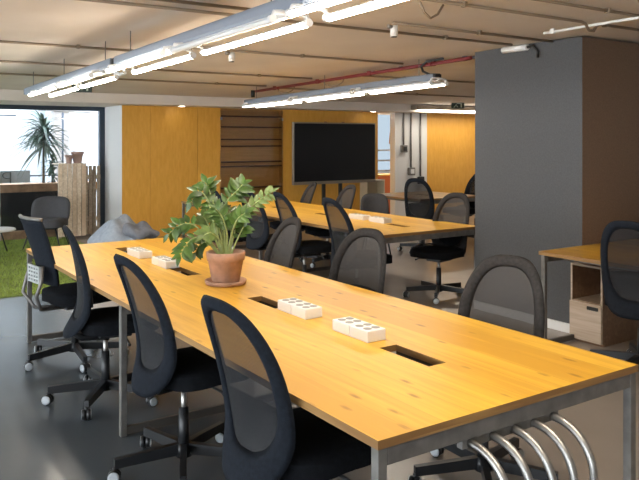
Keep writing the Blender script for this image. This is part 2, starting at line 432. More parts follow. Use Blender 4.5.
# facade opposite
t = thing('opposite_building', 'pale building facade across the street outside the window', 'building', (0, 24, -.1))
obj('wall', bx((-30, 0, 0), (7.5, 3, 12)), M['facade'], t)
for x in (-12, -8, -4, 0, 3.2):
    for z in (1.2, 5):
        w = obj('shutter', bx((x-.9, -.06, z), (x+.9, .02, z+2.1)), M['facadegrey'], t)
b = bm_new()
for k in range(12): add_box(b, (-30, -.05, 3.45+k*.1), (7.5, 0, 3.48+k*.1))
obj('cornice', b, M['facadegrey'], t)
obj('pilaster', bx((5.6, -.6, 0), (6.2, 0, 12)), M['facadegrey'], t)
# railing
t = thing('terrace_railing', 'thin dark railing running above the planter ledge outside', 'railing', (0, 13.6, 0))
obj('rail', tb([(-5, 0, .965), (3.9, 0, .965)], .014, 8), M['frame'], t)
obj('rail', tb([(-5, 0, 2.09), (2.75, 0, 2.03)], .012, 8), M['frame'], t)
for x in (-3, .2, 3.55): obj('post', tb([(x, 0, -.1), (x, 0, 0.965 if x < 3 else 2.1)], .02, 8), M['frame'], t)
# sign with reversed letters
t = thing('terrace_sign', 'pale panel with dark reversed letters on the terrace railing', 'sign', (2.57, 13.52, .84)); t.scale = (.8, 1, .6)
obj('panel', bx((-.6, 0, .02), (.5, .012, .38), .003), M['signpanel'], t)
b = bm_new()
# mirrored P: stem on its right side
add_box(b, (.075, -.02, -.02), (.1, -.002, .34)); add_tube(b, [(.09, -.011, .34)]+[(p[0], -.011, p[2]) for p in arc((.02, 0, .245), .09, PI/2, 3*PI/2, 10)]+[(.09, -.011, .155)], .013, 6)
# capital I with feet
add_box(b, (-.14, -.02, -.0), (-.11, -.002, .34)); add_box(b, (-.17, -.02, .315), (-.08, -.002, .34)); add_box(b, (-.17, -.02, 0), (-.08, -.002, .025))
obj('lettering', b, M['signink'], t)

def palm(name, label, loc, h, crown, nl, ll, stems=1):
    t = thing(name, label, 'plant', loc)
    for s in range(stems):
        ox = .16*s; hh = h*(1-.42*s)
        obj('stem', tb([(ox*.3, 0, 0), (ox*.7, .01, hh*.5), (ox, 0, hh)], [.022, .018, .014], 8), M['trunk'], t)
        b = bm_new()
        for k in range(nl):
            a = rnd.uniform(0, 2*PI); e = rnd.uniform(-.7, 1.35); L = ll*rnd.uniform(.7, 1.1)*(1-.25*s)
            base = Vector((ox, 0, hh - rnd.uniform(0, crown)))
            d = Vector((math.cos(a)*math.cos(e), math.sin(a)*math.cos(e), math.sin(e)))
            side = d.cross(Vector((0, 0, 1))).normalized()*.024
            pts = []
            for q in range(6):
                u = q/5; p = base + d*L*u + Vector((0, 0, -.45*L*u*u)); w = (math.sin(PI*min(1, .12+u*.9)))
                pts.append((p-side*w, p+Vector((0, 0, -.008)), p+side*w))
            for q in range(5):
                for i in (0, 1):
                    vv = [b.verts.new(x) for x in (pts[q][i], pts[q][i+1], pts[q+1][i+1], pts[q+1][i])]
                    b.faces.new(vv)
        obj('foliage', b, M['palm'], t)
    return t
palm('dracaena', 'tall dracaena with spiky drooping leaves on the planter ledge outside', (3.06, 12.95, .87), 1.02, .40, 110, .55)
palm('dracaena', 'short leafy plant beside the slatted divider on the ledge outside', (3.21, 12.95, .87), .40, .36, 50, .24)
palm('dracaena', 'plant leaf tips cut by the window edge of the picture', (2.26, 13.0, .87), .72, .05, 8, .22)
t = thing('street_post', 'pale square post with small lamps across the terrace', 'post', (4.25, 16.5, -.1))
obj('shaft', bx((-.16, -.12, 0), (.16, .12, 3.2)), M['postpaint'], t)
obj('bracket', tb([(-.5, -.14, 2.35), (1.0, -.14, 2.3)], .02, 6), M['steel'], t)

# slatted divider with pots (inside)
t = thing('slatted_divider', 'tall slatted timber divider in front of the window', 'divider', (3.30, 12.05, 0))
xs = [i*.074 for i in range(6)]
for i, x in enumerate(xs):
    obj('slat', bx((x-.225, -.012, .04), (x-.225+.066, .012, 1.20), .003), M['slat'], t)
for i in range(4):
    y = .03+i*.1
    obj('slat', bx((.205, y, .04), (.225, y+.085, 1.20), .003), M['slatdark'], t)
obj('top_board', bx((-.225, -.012, 1.20), (.225, .42, 1.22), .003), M['slat'], t)
b = bm_new(); add_box(b, (-.22, .012, .3), (.2, .03, .38)); add_box(b, (-.22, .012, .9), (.2, .03, .98)); obj('batten', b, M['slatdark'], t)
b = bm_new(); add_box(b, (-.22, .012, 0), (-.17, .06, 1.19)); add_box(b, (.155, .35, 0), (.2, .4, 1.19)); obj('post', b, M['slatdark'], t)
t = thing('slatted_screen', 'darker slatted panel behind the divider against the window frame', 'divider', (3.68, 12.25, 0))
for i in range(4): obj('slat', bx((-.13+i*.068, -.01, .03), (-.13+i*.068+.055, .01, 1.17), .003), M['slatdark'], t)
b = bm_new(); add_box(b, (-.135, .01, .25), (.14, .03, .32)); add_box(b, (-.135, .01, .95), (.14, .03, 1.02)); add_box(b, (-.02, .01, 0), (.03, .03, 1.1)); obj('batten', b, M['slatdark'], t)
M['potpink'] = mat('pinkish_clay', (.42, .29, .25, 1), .8, noise=(10, .15))
def small_pot(loc, r, h, lab):
    t = thing('clay_pot', lab, 'pot', loc)
    b = bm_new(); add_lathe(b, [(r*.65, 0), (r*.72, h*.1), (r*.92, h*.75), (r*1.08, h*.76), (r*1.1, h), (r*.92, h), (r*.85, h*.7), (r*.2, h*.68)], 24); obj('body', b, M['potpink'], t)
    b = bm_new(); add_lathe(b, [(r*.1, h*.7), (r*.82, h*.72), (r*.2, h*.74)], 16); obj('soil', b, M['soil'], t)
small_pot((3.42, 12.20, 1.22), .095, .19, 'wide pinkish clay pot with flared rim on the slatted divider')
small_pot((3.27, 12.15, 1.22), .06, .14, 'small clay pot left of the wide pot on the slatted divider')

# turf
tf = obj('artificial_turf', bx((XL, 7.93, 0), (3.25, 12.36, .012)), M['turf'])
tag(tf, 'bright green artificial turf mat in front of the window', 'turf', kind='stuff')
b = bm_new()
verts, faces = [], []
for k in range(26000):
    x = rnd.uniform(-.2, 3.25); y = rnd.uniform(7.93, 12.3); a = rnd.uniform(0, 2*PI); h = rnd.uniform(.018, .035)
    i = len(verts); dx, dy = .004*math.cos(a), .004*math.sin(a)
    verts += [(x-dx, y-dy, .012), (x+dx, y+dy, .012), (x+rnd.uniform(-.012, .012), y+rnd.uniform(-.012, .012), .012+h)]
    faces.append((i, i+1, i+2))
b.free()
me = bpy.data.meshes.new('turf_blades'); me.from_pydata(verts, [], faces); me.materials.append(M['blade'])
tb_ = bpy.data.objects.new('turf_blades', me); COL.objects.link(tb_); tb_.parent = tf; tb_['kind'] = 'stuff'

# ------------------------------------------------------------------ lounge corner
def cushion(w, d, h, n=10, bulge=.02, corner=3.2):
    """soft rounded slab centred on the origin, base at z=0"""
    b = bm_new()
    bmesh.ops.create_cube(b, size=2)
    bmesh.ops.subdivide_edges(b, edges=b.edges[:], cuts=n, use_grid_fill=True)
    for v in b.verts:
        x, y, z = v.co
        s = (abs(x)**corner+abs(y)**corner)**(1/corner); m = max(abs(x), abs(y))
        k = m/s if s > 1e-6 else 1
        x *= k; y *= k
        q = max(abs(x), abs(y))
        e = (1-min(1, (abs(x)**4+abs(y)**4)))
        zz = z*(.5+.5*max(0, e)**.35)
        v.co = Vector((x*w/2, y*d/2, h/2+zz*h/2+(bulge*e if z > 0 else 0)))
    return b

def lounge_chair(label, loc, rz, name='lounge_chair', w=1):
    t = thing(name, label, 'chair', loc, rz)
    obj('seat', cushion(.66*w, .60, .13, 8), M['upholstery'], t, True).location = (0, .04, .34)
    b = bm_new()
    # upright shell: rounded rectangle curved around the sitter
    nx, nz = 14, 10
    g = {}
    for s in (0, 1):
        for i in range(nx+1):
            for j in range(nz+1):
                u = i/nx*2-1; v = j/nz*2-1
                n_ = 3.6; sN = (abs(u)**n_+abs(v)**n_)**(1/n_); mN = max(abs(u), abs(v)); k = mN/sN if sN > 1e-6 else 1
                uu, vv = u*k, v*k
                ed = min(1, (1-mN)*5)**.5
                x = uu*.325*w; z = .60+vv*.23
                y = -.25 - .12*(vv*.5+.5) + .10*uu*uu + (1 if s else -1)*(.008+.030*ed)
                g[s, i, j] = b.verts.new((x, y, z))
    for s in (0, 1):
        for i in range(nx):
            for j in range(nz): b.faces.new((g[s, i, j], g[s, i+1, j], g[s, i+1, j+1], g[s, i, j+1]))
    for i in range(nx):
        for j in (0, nz): b.faces.new((g[0, i, j], g[0, i+1, j], g[1, i+1, j], g[1, i, j]))
    for j in range(nz):
        for i in (0, nx): b.faces.new((g[0, i, j], g[0, i, j+1], g[1, i, j+1], g[1, i, j]))
    obj('backrest', b, M['upholstery'], t, True)
    for sx in (-1, 1):
        obj('leg', tb([(sx*.20*w, .22, .35), (sx*.30*w, .30, .0)], [.014, .01], 8), M['plastic'], t)
        obj('leg', tb([(sx*.20*w, -.14, .35), (sx*.28*w, -.30, .0)], [.014, .01], 8), M['plastic'], t)
    b = bm_new(); add_tube(b, [(-.2*w, .22, .335), (-.2*w, -.14, .335), (.2*w, -.14, .335), (.2*w, .22, .335), (-.2*w, .22, .335)], .012, 6); obj('seat_frame', b, M['plastic'], t)
    return t
lounge_chair('charcoal upholstered lounge chair standing on the green turf', (2.70, 11.22, .012), R(150)).scale = (.88, .88, .88)
lounge_chair('square backed charcoal upholstered chair behind the second table', (6.36, 8.02, 0), R(180-34), w=.62)

t = thing('side_table', 'low pale round side table on the turf', 'table', (1.92, 11.0, .012))
b = bm_new(); add_lathe(b, [(.02, .32), (.29, .32), (.30, .33), (.29, .345), (.02, .345)], 36); obj('tabletop', b, M['whiteplastic'], t)
for k in range(3):
    a = R(30+120*k); obj('leg', tb([(.12*math.cos(a), .12*math.sin(a), .32), (.24*math.cos(a), .24*math.sin(a), 0)], .01, 8), M['plastic'], t)

def beanbag():
    t = thing('bean_bag', 'blue grey bean bag slumped before the orange wall', 'bean bag', (3.30, 9.68, 0), R(-34))
    b = bm_new(); bmesh.ops.create_icosphere(b, subdivisions=5, radius=1)
    for v in b.verts:
        x, y, z = v.co
        zz = z
        h = .30*(zz+1) if zz > 0 else .30*(1+zz*1.0)
        k = 1.0-.30*max(0, zz)
        xx = x*.50*k*(1+.12*max(0, -z)); yy = y*.42*k
        lobe = .05*math.sin(3.2*x+1.1)*max(0, z)+.025*math.sin(7*x+5*y)
        v.co = Vector((xx+.02*math.sin(5*y), yy+.02*math.sin(6*x), max(0, h*.98+lobe*.9 - .10*(x > 0)*x*max(0, z))))
    obj('body', b, M['beanbag'], t, True)
    # folded flap with a pointed corner on the right hand side
    b = bm_new(); bmesh.ops.create_icosphere(b, subdivisions=4, radius=1)
    for v in b.verts:
        x, y, z = v.co
        p = 1-.75*max(0, x)**2
        v.co = Vector((.33+x*.30, -.12+y*.30*p, .40-.02*x+z*.13*p+.03*math.sin(6*x+3*y)))
    obj('flap', b, M['beanbag2'], t, True); t.scale = (.86, .9, .93)
beanbag()

# ------------------------------------------------------------------ tables
TW, TT, TZ = 1.27, .027, .74
def work_table(label, loc, length, cutouts, frames, group):
    """origin at the near short end's centre on the floor; runs along +Y"""
    t = thing('work_table', label, 'table', loc, 0, group)
    hx = TW/2
    b = bm_new()
    # top built as strips around the rectangular cut-outs, welded
    ys = sorted({0, length} | {q for c in cutouts for q in c})
    xs_ = [-hx, -.045, .045, hx]
    gv = {}
    def gvv(x, y, z):
        k = (round(x, 4), round(y, 4), round(z, 4))
        if k not in gv: gv[k] = b.verts.new((x, y, z))
        return gv[k]
    hole = lambda i, j: i == 1 and any(abs(ys[j]-c[0]) < 1e-6 for c in cutouts)
    nx, ny = 3, len(ys)-1
    for i in range(nx):
        for j in range(ny):
            if hole(i, j): continue
            for z in (TZ, TZ-TT):
                b.faces.new([gvv(*p) for p in ((xs_[i], ys[j], z), (xs_[i+1], ys[j], z), (xs_[i+1], ys[j+1], z), (xs_[i], ys[j+1], z))])
            for di, dj, p, q in ((-1, 0, (0, 0), (0, 1)), (1, 0, (1, 0), (1, 1)), (0, -1, (0, 0), (1, 0)), (0, 1, (0, 1), (1, 1))):
                ii, jj = i+di, j+dj
                if 0 <= ii < nx and 0 <= jj < ny and not hole(ii, jj): continue
                P = (xs_[i+p[0]], ys[j+p[1]]); Q = (xs_[i+q[0]], ys[j+q[1]])
                f = b.faces.new([gvv(P[0], P[1], TZ), gvv(Q[0], Q[1], TZ), gvv(Q[0], Q[1], TZ-TT), gvv(P[0], P[1], TZ-TT)]); f.material_index = 1
    top = obj('tabletop', b, [M['pine'], M['pine_edge']], t)
    for c in cutouts:
        b = bm_new(); add_box(b, (-.045, c[0], TZ-.12), (.045, c[1], TZ-.105))
        add_box(b, (-.05, c[0], TZ-.12), (-.0455, c[1], TZ-TT)); add_box(b, (.0455, c[0], TZ-.12), (.05, c[1], TZ-TT))
        obj('cable_tray', b, M['dark'], t)
    s = .017
    for x in (-hx+.22, hx-.22): obj('side_rail', bx((x-s, .06, TZ-TT-.05), (x+s, length-.07, TZ-TT-.001), .003), M['steel'], t)
    for y in frames:
        b = bm_new(); add_box(b, (-hx+.022+s, y-s, TZ-TT-.055), (hx-.022-s, y+s, TZ-TT-.001), .003); obj('cross_rail', b, M['steel'], t)
        for sx in (-1, 1):
            x = sx*(hx-.022); obj('leg', bx((x-s, y-s, 0), (x+s, y+s, TZ-TT-.001), .003), M['steel'], t)
        if y > .2:
            obj('foot_bar', bx((-hx+.022+s, y-s*.8, .008), (hx-.022-s, y+s*.8, .05), .003), M['footbar'], t)
    return t
G_T = 'long pine work tables'
T1X, T1Y, T1L = 1.939, 1.635, 4.46
cut1 = [(.43, .73), (1.58, 1.88), (2.67, 2.98), (3.78, 4.08)]
work_table('long pine work table with the potted plant and steel tube hoops', (T1X, T1Y, 0), T1L, cut1, (.022, 2.23, T1L-.03), G_T)
T2X, T2Y = 4.768, 5.15
work_table('second long pine work table standing between the potted plant table and the screen', (T2X, T2Y, 0), T1L, [(.36, .64), (1.68, 1.96), (2.67, 2.98), (3.78, 4.08)], (.022, 2.23, T1L-.03), G_T)
work_table('third pine work table at the back before the white pier', (7.76, 7.95, 0), 1.25, [(.5, .8)], (.03, 1.22), G_T)
t4 = work_table('pine desk against the brown column face with an oak cabinet below', (5.20, 1.15, 0), 2.585, [], (.03, 2.55), G_T)

# power boxes on the tables
def power_box(loc, label):
    t = thing('power_box', label, 'power socket', loc, 0, 'white power socket boxes on the tables')
    for k in (0, 1):
        y0 = -.13+.131*k
        m = obj('socket_module', bx((-.05, y0, 0), (.05, y0+.129, .05), .004), M['whiteplastic'], t)
        b = bm_new()
        for ix in (0, 1):
            for iy in (0, 1): add_lathe(b, [(.019, .0505), (.019, .0515), (.014, .0515)], 16, cx=-.022+.044*ix, cy=y0+.036+.057*iy)
        obj('socket', b, M['socket'], m)
    return t
pb = power_box((T1X+.005, 2.575, TZ), 'white power socket box by the cutout nearest the steel tube hoops')
dup(pb, (T1X+.005, 3.06, TZ), 0, 'white power socket box next to the cutout in front of the potted plant')
dup(pb, (T1X-.02, 4.73, TZ), 0, 'white power socket box just beyond the potted plant beside a cutout')
dup(pb, (T1X-.02, 5.23, TZ), 0, 'white power socket box closest to the bean bag end of the long table')
dup(pb, (T2X+.03, 5.98, TZ), 0, 'white power socket box on the second table beside its cutout')
dup(pb, (T2X+.04, 6.35, TZ), 0, 'white power socket box on the second table behind another box, farther from its cutout')

# steel tube hoops under the near end
t = thing('tube_rack', 'row of five bent steel tube hoops curving out below the table end', 'tube rack', (T1X, T1Y, 0))
for x in (-.250, -.150, -.050, .050, .150):
    r = .15
    pts = [(x, .02, .640)] + arc((x, .0, .640-r), r, PI/2, PI, 10, 'YZ') + [(x, -r, .02)]
    pts = [(p[0], p[1], p[2]) for p in pts]
    obj('hoop', tb(pts, .0135, 12), M['chrome'], t)
b = bm_new(); add_box(b, (-.285, .015, .625), (.185, .04, .657), .003); obj('top_bar', b, M['steel'], t)
obj('foot_bar', bx((-.285, -.175, 0), (.185, -.125, .02), .003), M['steel'], t)

# ------------------------------------------------------------------ oak cabinet below the desk
t = thing('oak_cabinet', 'small pale oak cabinet with open shelf and door under the desk', 'cabinet', (4.955, 3.445, 0))
W2, D2, H2 = .29, .48, .615
b = bm_new(); add_box(b, (0, 0, .02), (D2, .016, H2-.016)); obj('side_panel', b, M['oakside'], t)
b = bm_new(); add_box(b, (0, W2-.016, .02), (D2, W2, H2-.016)); obj('side_panel', b, M['oakside'], t)
obj('top', bx((0, 0, H2-.016), (D2, W2, H2)), M['oak'], t)
obj('back_panel', bx((D2-.012, .016, .02), (D2, W2-.016, H2-.016)), M['oakside'], t)
obj('shelf', bx((.002, .016, .31), (D2-.012, W2-.016, .326)), M['oak'], t)
obj('base', bx((.01, 0, 0), (D2, W2, .02)), M['oakside'], t)
b = bm_new(); add_box(b, (-.001, 0, .02), (.0, .016, H2)); add_box(b, (-.001, W2-.016, .02), (.0, W2, H2)); obj('edge_band', b, M['oak'], t)
d = obj('door', bx((-.018, .002, .022), (-.001, W2-.002, .318), .001), M['oak'], t)
obj('finger_notch', bx((-.0195, .025, .272), (-.0175, .125, .30), .006), M['cable'], d)

# ------------------------------------------------------------------ task chairs
def build_chair(name, label, fab, msh, loc=(0, 0, 0), rz=0):
    t = thing(name, label, 'chair', loc, rz, 'mesh back task chairs')
    o = obj('seat', cushion(.49, .47, .085, 10, .012), M['seatfab'], t, True); o.location = (0, .03, .425)
    # backrest: swept ring around a see-through panel
    zc_, hh = .728, .332
    def surf(x, z):
        s = -.135*((z-.58)/.47)**1.5 if z > .58 else -.05*((.58-z)/.17)**2
        return -.235 + s + 1.0*x*x
    def outer(tt):
        c_, s_ = math.cos(tt), math.sin(tt)
        e = .66
        x = math.copysign(abs(c_)**e, c_)*.222*(1-.07*s_); z = zc_+math.copysign(abs(s_)**.80, s_)*hh
        return x, z
    def inner(tt):
        c_, s_ = math.cos(tt), math.sin(tt)
        x = math.copysign(abs(c_)**.74, c_)*.163*(1-.05*s_); z = zc_+.030+math.copysign(abs(s_)**.86, s_)*(.245)
        return x, z
    N = 56; b = bm_new(); rings = []
    for k in range(N):
        tt = 2*PI*k/N; xo, zo = outer(tt); xi, zi = inner(tt)
        th = .017
        sec = []
        for f, q in ((0, 0), (.22, .85), (.5, 1), (.8, .8), (1, 0), (.8, -.8), (.5, -1), (.22, -.85)):
            x = xi+(xo-xi)*f; z = zi+(zo-zi)*f
            sec.append(b.verts.new((x, surf(x, z)+q*th, z)))
        rings.append(sec)
    for k in range(N):
        A, B = rings[k], rings[(k+1) % N]
        for i in range(8): b.faces.new((A[i], A[(i+1) % 8], B[(i+1) % 8], B[i]))
    obj('backrest_frame', b, fab, t, True)
    b = bm_new(); nr = 7; rr = []
    for j in range(1, nr+1):
        ring = []
        for k in range(N):
            x, z = inner(2*PI*k/N); x *= j/nr*1.01; z = zc_+.03+(z-zc_-.03)*j/nr*1.01
            ring.append(b.verts.new((x, surf(x, z), z)))
        rr.append(ring)
    c0 = b.verts.new((0, surf(0, zc_+.03), zc_+.03))
    for k in range(N): b.faces.new((c0, rr[0][k], rr[0][(k+1) % N]))
    for j in range(nr-1):
        for k in range(N): b.faces.new((rr[j][k], rr[j][(k+1) % N], rr[j+1][(k+1) % N], rr[j+1][k]))
    obj('backrest_mesh', b, msh, t, True)
    b = bm_new(); g = {}
    for i in range(11):
        for j in range(7):
            z = .50+.185*j/6+(.02*(1-(i/5-1)**2) if j == 6 else 0); tz = max(-1, min(1, (z-zc_-.03)/.245))
            hw = .164*(1-abs(tz)**2.4)**.42*(1-.06*tz); x = hw*(i/5-1)
            for q in (0, 1): g[i, j, q] = b.verts.new((x, surf(x, z)+.006+.006*q, z))
    for i in range(10):
        for j in range(6):
            for q in (0, 1): b.faces.new((g[i, j, q], g[i+1, j, q], g[i+1, j+1, q], g[i, j+1, q]))
    for i in range(10):
        for j in (0, 6): b.faces.new((g[i, j, 0], g[i+1, j, 0], g[i+1, j, 1], g[i, j, 1]))
    for j in range(6):
        for i in (0, 10): b.faces.new((g[i, j, 0], g[i, j+1, 0], g[i, j+1, 1], g[i, j, 1]))
    obj('lumbar_panel', b, M['seatfab'], t, True)
    b = bm_new(); add_tube(b, [(0, -.02, .40), (0, -.18, .39), (0, -.228, .41), (0, -.225, .46), (0, -.222, .50)], [.022, .022, .020, .016, .012], 8); obj('back_bracket', b, M['plastic'], t, True)
    b = bm_new(); add_box(b, (-.09, -.10, .385), (.09, .10, .427), .01); obj('seat_mechanism', b, M['plastic'], t)
    obj('tilt_lever', tb([(.08, .04, .40), (.20, .05, .395), (.25, .055, .375)], [.007, .007, .01], 6), M['plastic'], t)
    b = bm_new(); add_tube(b, [(0, 0, .24), (0, 0, .39)], .014, 12); obj('gas_piston', b, M['chrome'], t)
    star(t)
    return t

def star(t, r=.335, A0=262):
    b = bm_new(); add_tube(b, [(0, 0, .065), (0, 0, .30)], [.028, .024], 14); obj('gas_column', b, M['plastic'], t)
    b = bm_new(); add_tube(b, [(0, 0, .062), (0, 0, .125)], [.042, .036], 14)
    for k in range(5):
        a = R(A0+72*k); d = Vector((math.cos(a), math.sin(a), 0)); s = Vector((-d.y, d.x, 0))*.016
        p0, p1 = d*.03, d*r
        q = [p0+s+Vector((0, 0, .072)), p0-s+Vector((0, 0, .072)), p0-s+Vector((0, 0, .125)), p0+s+Vector((0, 0, .125)),
             p1+s*.9+Vector((0, 0, .066)), p1-s*.9+Vector((0, 0, .066)), p1-s*.9+Vector((0, 0, .108)), p1+s*.9+Vector((0, 0, .108))]
        v = [b.verts.new(x) for x in q]
        for f in ((0, 1, 2, 3), (7, 6, 5, 4), (0, 4, 5, 1), (1, 5, 6, 2), (2, 6, 7, 3), (3, 7, 4, 0)): b.faces.new([v[i] for i in f])
    obj('star_base', b, M['plastic'], t)
    for k in range(5):
        a = R(A0+72*k); c = Vector((math.cos(a)*r, math.sin(a)*r, 0)); sp = a+R(70+40*k)
        m = Matrix.Translation((c.x, c.y, .031)) @ Matrix.Rotation(sp, 4, 'Z') @ Matrix.Rotation(PI/2, 4, 'Y')
        b = bm_new(); add_lathe(b, [(.012, -.026), (.026, -.025), (.030, -.018), (.030, -.004), (.022, -.003), (.022, .003), (.030, .004), (.030, .018), (.026, .025), (.012, .026)], 16, m)
        add_tube(b, [(c.x, c.y, .045), (c.x, c.y, .075)], .009, 8)
        w = obj('castor', b, M['plastic'], t)
        for s in (-1, 1): obj('wheel_rim', add_lathe(bm_new(), [(.017, s*.0255), (.0265, s*.0245), (.0275, s*.027), (.017, s*.0275)], 16, m), M['ringgrey'], w)

FIX = ('star_base', 'castor', 'gas_column', 'gas_piston')
G_C = 'mesh back task chairs'
def place(proto, x, y, face, label, lift=0, spin=0):
    """face = compass angle of the sitter's gaze, degrees from +X; back top sits behind"""
    if proto is cA: x, y = x-SHIFT*math.cos(R(face)), y-SHIFT*math.sin(R(face))
    return dup(proto, (x, y, 0), R(face-90), label, G_C, lift, FIX)

# the first chair of each fabric serves as the source of its copies
FA = R(0-90)
SHIFT = .05                                                # seat and back sit a little ahead of the post
cA = build_chair('task_chair', 'black mesh task chair at the near corner of the plant table, back to the camera', M['fabric'], M['mesh'], (1.405, 2.27, 0), R(4-90))
for ch in cA.children:
    if ch.name.split('.')[0] not in FIX: ch.location.z += .01; ch.location.y += SHIFT
place(cA, 1.495, 3.33, 2, 'black mesh task chair beside the steel table leg, second along the plant table', 0)
c2 = place(cA, 1.475, 4.47, -10, 'black mesh task chair next to the chair with a perforated silver lumbar plate')
for ch in c2.children:                                     # back set upright
    if ch.name.split('.')[0] in ('backrest_frame', 'backrest_mesh', 'lumbar_panel', 'back_bracket'):
        a_ = R(-8); ch.rotation_euler.x = a_
        py, pz = -.22, .44
        ch.location.y += py-(py*math.cos(a_)-pz*math.sin(a_)); ch.location.z += pz-(py*math.sin(a_)+pz*math.cos(a_))
cB = build_chair('task_chair', 'charcoal task chair on the column side of the plant table, nearest the oak cabinet', M['greyfab'], M['meshgrey'], (2.54, 2.40, 0), R(202-90))
for ch in cB.children:
    if ch.name.split('.')[0] not in FIX: ch.location.z -= .045
place(cB, 2.63, 3.72, 197, 'charcoal task chair on the far long side, facing the socket boxes before the potted plant', 0)
place(cB, 2.58, 4.72, 176, 'charcoal task chair right beside the potted plant on the far long side', 0)
# second table, window side
place(cA, 4.20, 5.52, -4, 'black mesh task chair at the near corner of the second table', 0)
place(cA, 4.18, 6.40, -6, 'black mesh task chair in the middle of the second table, wood showing through its mesh', 0)
place(cA, 4.12, 7.05, 4, 'black mesh task chair at the second table seen just right of the plant leaves', 0)
place(cA, 4.03, 7.74, 0, 'black mesh task chair mostly hidden behind the potted plant leaves', 0)
# second table, far side
place(cB, 5.30, 8.60, 164, 'charcoal task chair below the middle of the screen beyond the second table', 0)
place(cB, 5.36, 7.76, 174, 'charcoal task chair below the right end of the screen beyond the second table', 0)
place(cB, 5.17, 5.49, 194, 'charcoal task chair beside the dark column at the second table end', .03)
# third table and desk
place(cA, 7.12, 7.86, 28, 'black mesh task chair at the third table in front of the white pier', 0)
place(cA, 8.35, 8.35, 170, 'black task chair partly hidden by the column at the third table', 0)
place(cA, 8.9, 8.6, 200, 'black task chair behind another one at the third table beside the column', 0)
place(cA, 4.71, 2.95, 16, 'black mesh task chair at the desk in front of the oak cabinet', 0)

# side chair with grey rim and perforated lumbar plate
t = thing('task_chair', 'black task chair with silver back brace and perforated lumbar plate at the turf end', 'chair', (1.50, 5.42, 0), R(9-90), G_C)
o = obj('seat', cushion(.48, .46, .10, 10, .012), M['seatfab'], t, True); o.location = (0, .03, .42)
def backpanel(x, z): return -.22 - .135*((z-.6)/.45 if z > .6 else 0)**1.3 + .9*x*x
b = bm_new(); nx, nz = 10, 14; g = {}
for s in (0, 1):
    for i in range(nx+1):
        for j in range(nz+1):
            u = i/nx*2-1; z = .58+j/nz*.47; w = .165+.02*j/nz
            g[s, i, j] = b.verts.new((u*w, backpanel(u*w, z)+(.008 if s else -.008), z))
for s in (0, 1):
    for i in range(nx):
        for j in range(nz): b.faces.new((g[s, i, j], g[s, i+1, j], g[s, i+1, j+1], g[s, i, j+1]))
for i in range(nx):
    for j in (0, nz): b.faces.new((g[0, i, j], g[0, i+1, j], g[1, i+1, j], g[1, i, j]))
for j in range(nz):
    for i in (0, nx): b.faces.new((g[0, i, j], g[0, i, j+1], g[1, i, j+1], g[1, i, j]))
obj('backrest', b, M['fabric'], t, True)
b = bm_new(); add_tube(b, [(u/8*.188, backpanel(u/8*.188, 1.05), 1.055) for u in range(-8, 9)], .013, 8); obj('top_rim', b, M['steel'], t, True)
b = bm_new()
for s in (-1, 1):
    add_tube(b, [(s*.10, -.28, .72), (s*.13, -.30, .62), (s*.12, -.33, .52), (s*.05, -.27, .41), (s*.04, -.05, .40)], .013, 8)
obj('back_brace', b, M['steel'], t, True)
b = bm_new(); holes = []
P = 9
for i in range(P):
    for j in range(P):
        if i % 2 == 1 and j % 2 == 1: continue
        x0 = -.10+i*.2/P; z0 = .60+j*.12/P
        add_box(b, (x0, -.305, z0), (x0+.2/P, -.295, z0+.12/P))
obj('lumbar_plate', b, M['silver'], t)
b = bm_new(); add_box(b, (-.09, -.10, .385), (.09, .10, .427), .01); obj('seat_mechanism', b, M['plastic'], t)
for s in (-1, 1):
    b = bm_new(); add_tube(b, [(s*.2, .0, .42), (s*.27, .0, .43), (s*.28, -.02, .63)], .014, 8); add_box(b, (s*.28-.03, -.14, .63), (s*.28+.03, .12, .655), .01); obj('armrest', b, M['plastic'], t)
b = bm_new(); add_tube(b, [(0, 0, .24), (0, 0, .39)], .014, 12); obj('gas_piston', b, M['chrome'], t)
star(t, .35, 275)

# ------------------------------------------------------------------ potted plant
PX, PY = 1.975, 3.93
t = thing('saucer', 'round terracotta saucer under the plant pot', 'saucer', (PX, PY, TZ))
b = bm_new(); add_lathe(b, [(.10, 0), (.118, .004), (.125, .026), (.119, .028), (.112, .010), (.02, .009)], 40); obj('dish', b, M['terra'], t)
t = thing('potted_plant', 'green zamioculcas plant in a terracotta pot on the long table', 'plant', (PX, PY, TZ+.009))
b = bm_new(); add_lathe(b, [(.075, 0), (.082, .006), (.105, .135), (.112, .136), (.118, .180), (.116, .186), (.106, .186), (.098, .12), (.02, .11)], 48); obj('pot', b, M['terra'], t)
b = bm_new(); add_lathe(b, [(.02, .14), (.101, .15), (.1, .158), (.04, .164), (.01, .165)], 24); obj('soil', b, M['soil'], t)
def leaflet(b, p, d, up, L, w):
    d = d.normalized(); side = d.cross(up).normalized(); nrm = side.cross(d).normalized()
    rows = []
    for q in range(6):
        u = q/5; ww = w*(math.sin(PI*u**.75)*.98+.02) if q < 5 else .001
        c = p+d*L*u - nrm*L*.22*u*u
        rows.append([b.verts.new(c-side*ww+nrm*ww*.35), b.verts.new(c), b.verts.new(c+side*ww+nrm*ww*.35)])
    for q in range(5):
        for i in (0, 1): 
            f = b.faces.new((rows[q][i], rows[q][i+1], rows[q+1][i+1], rows[q+1][i])); f.smooth = True
CR = Vector((math.cos(R(-34)), math.sin(R(-34)), 0)); CA = Vector((math.sin(R(34)), math.cos(R(34)), 0))
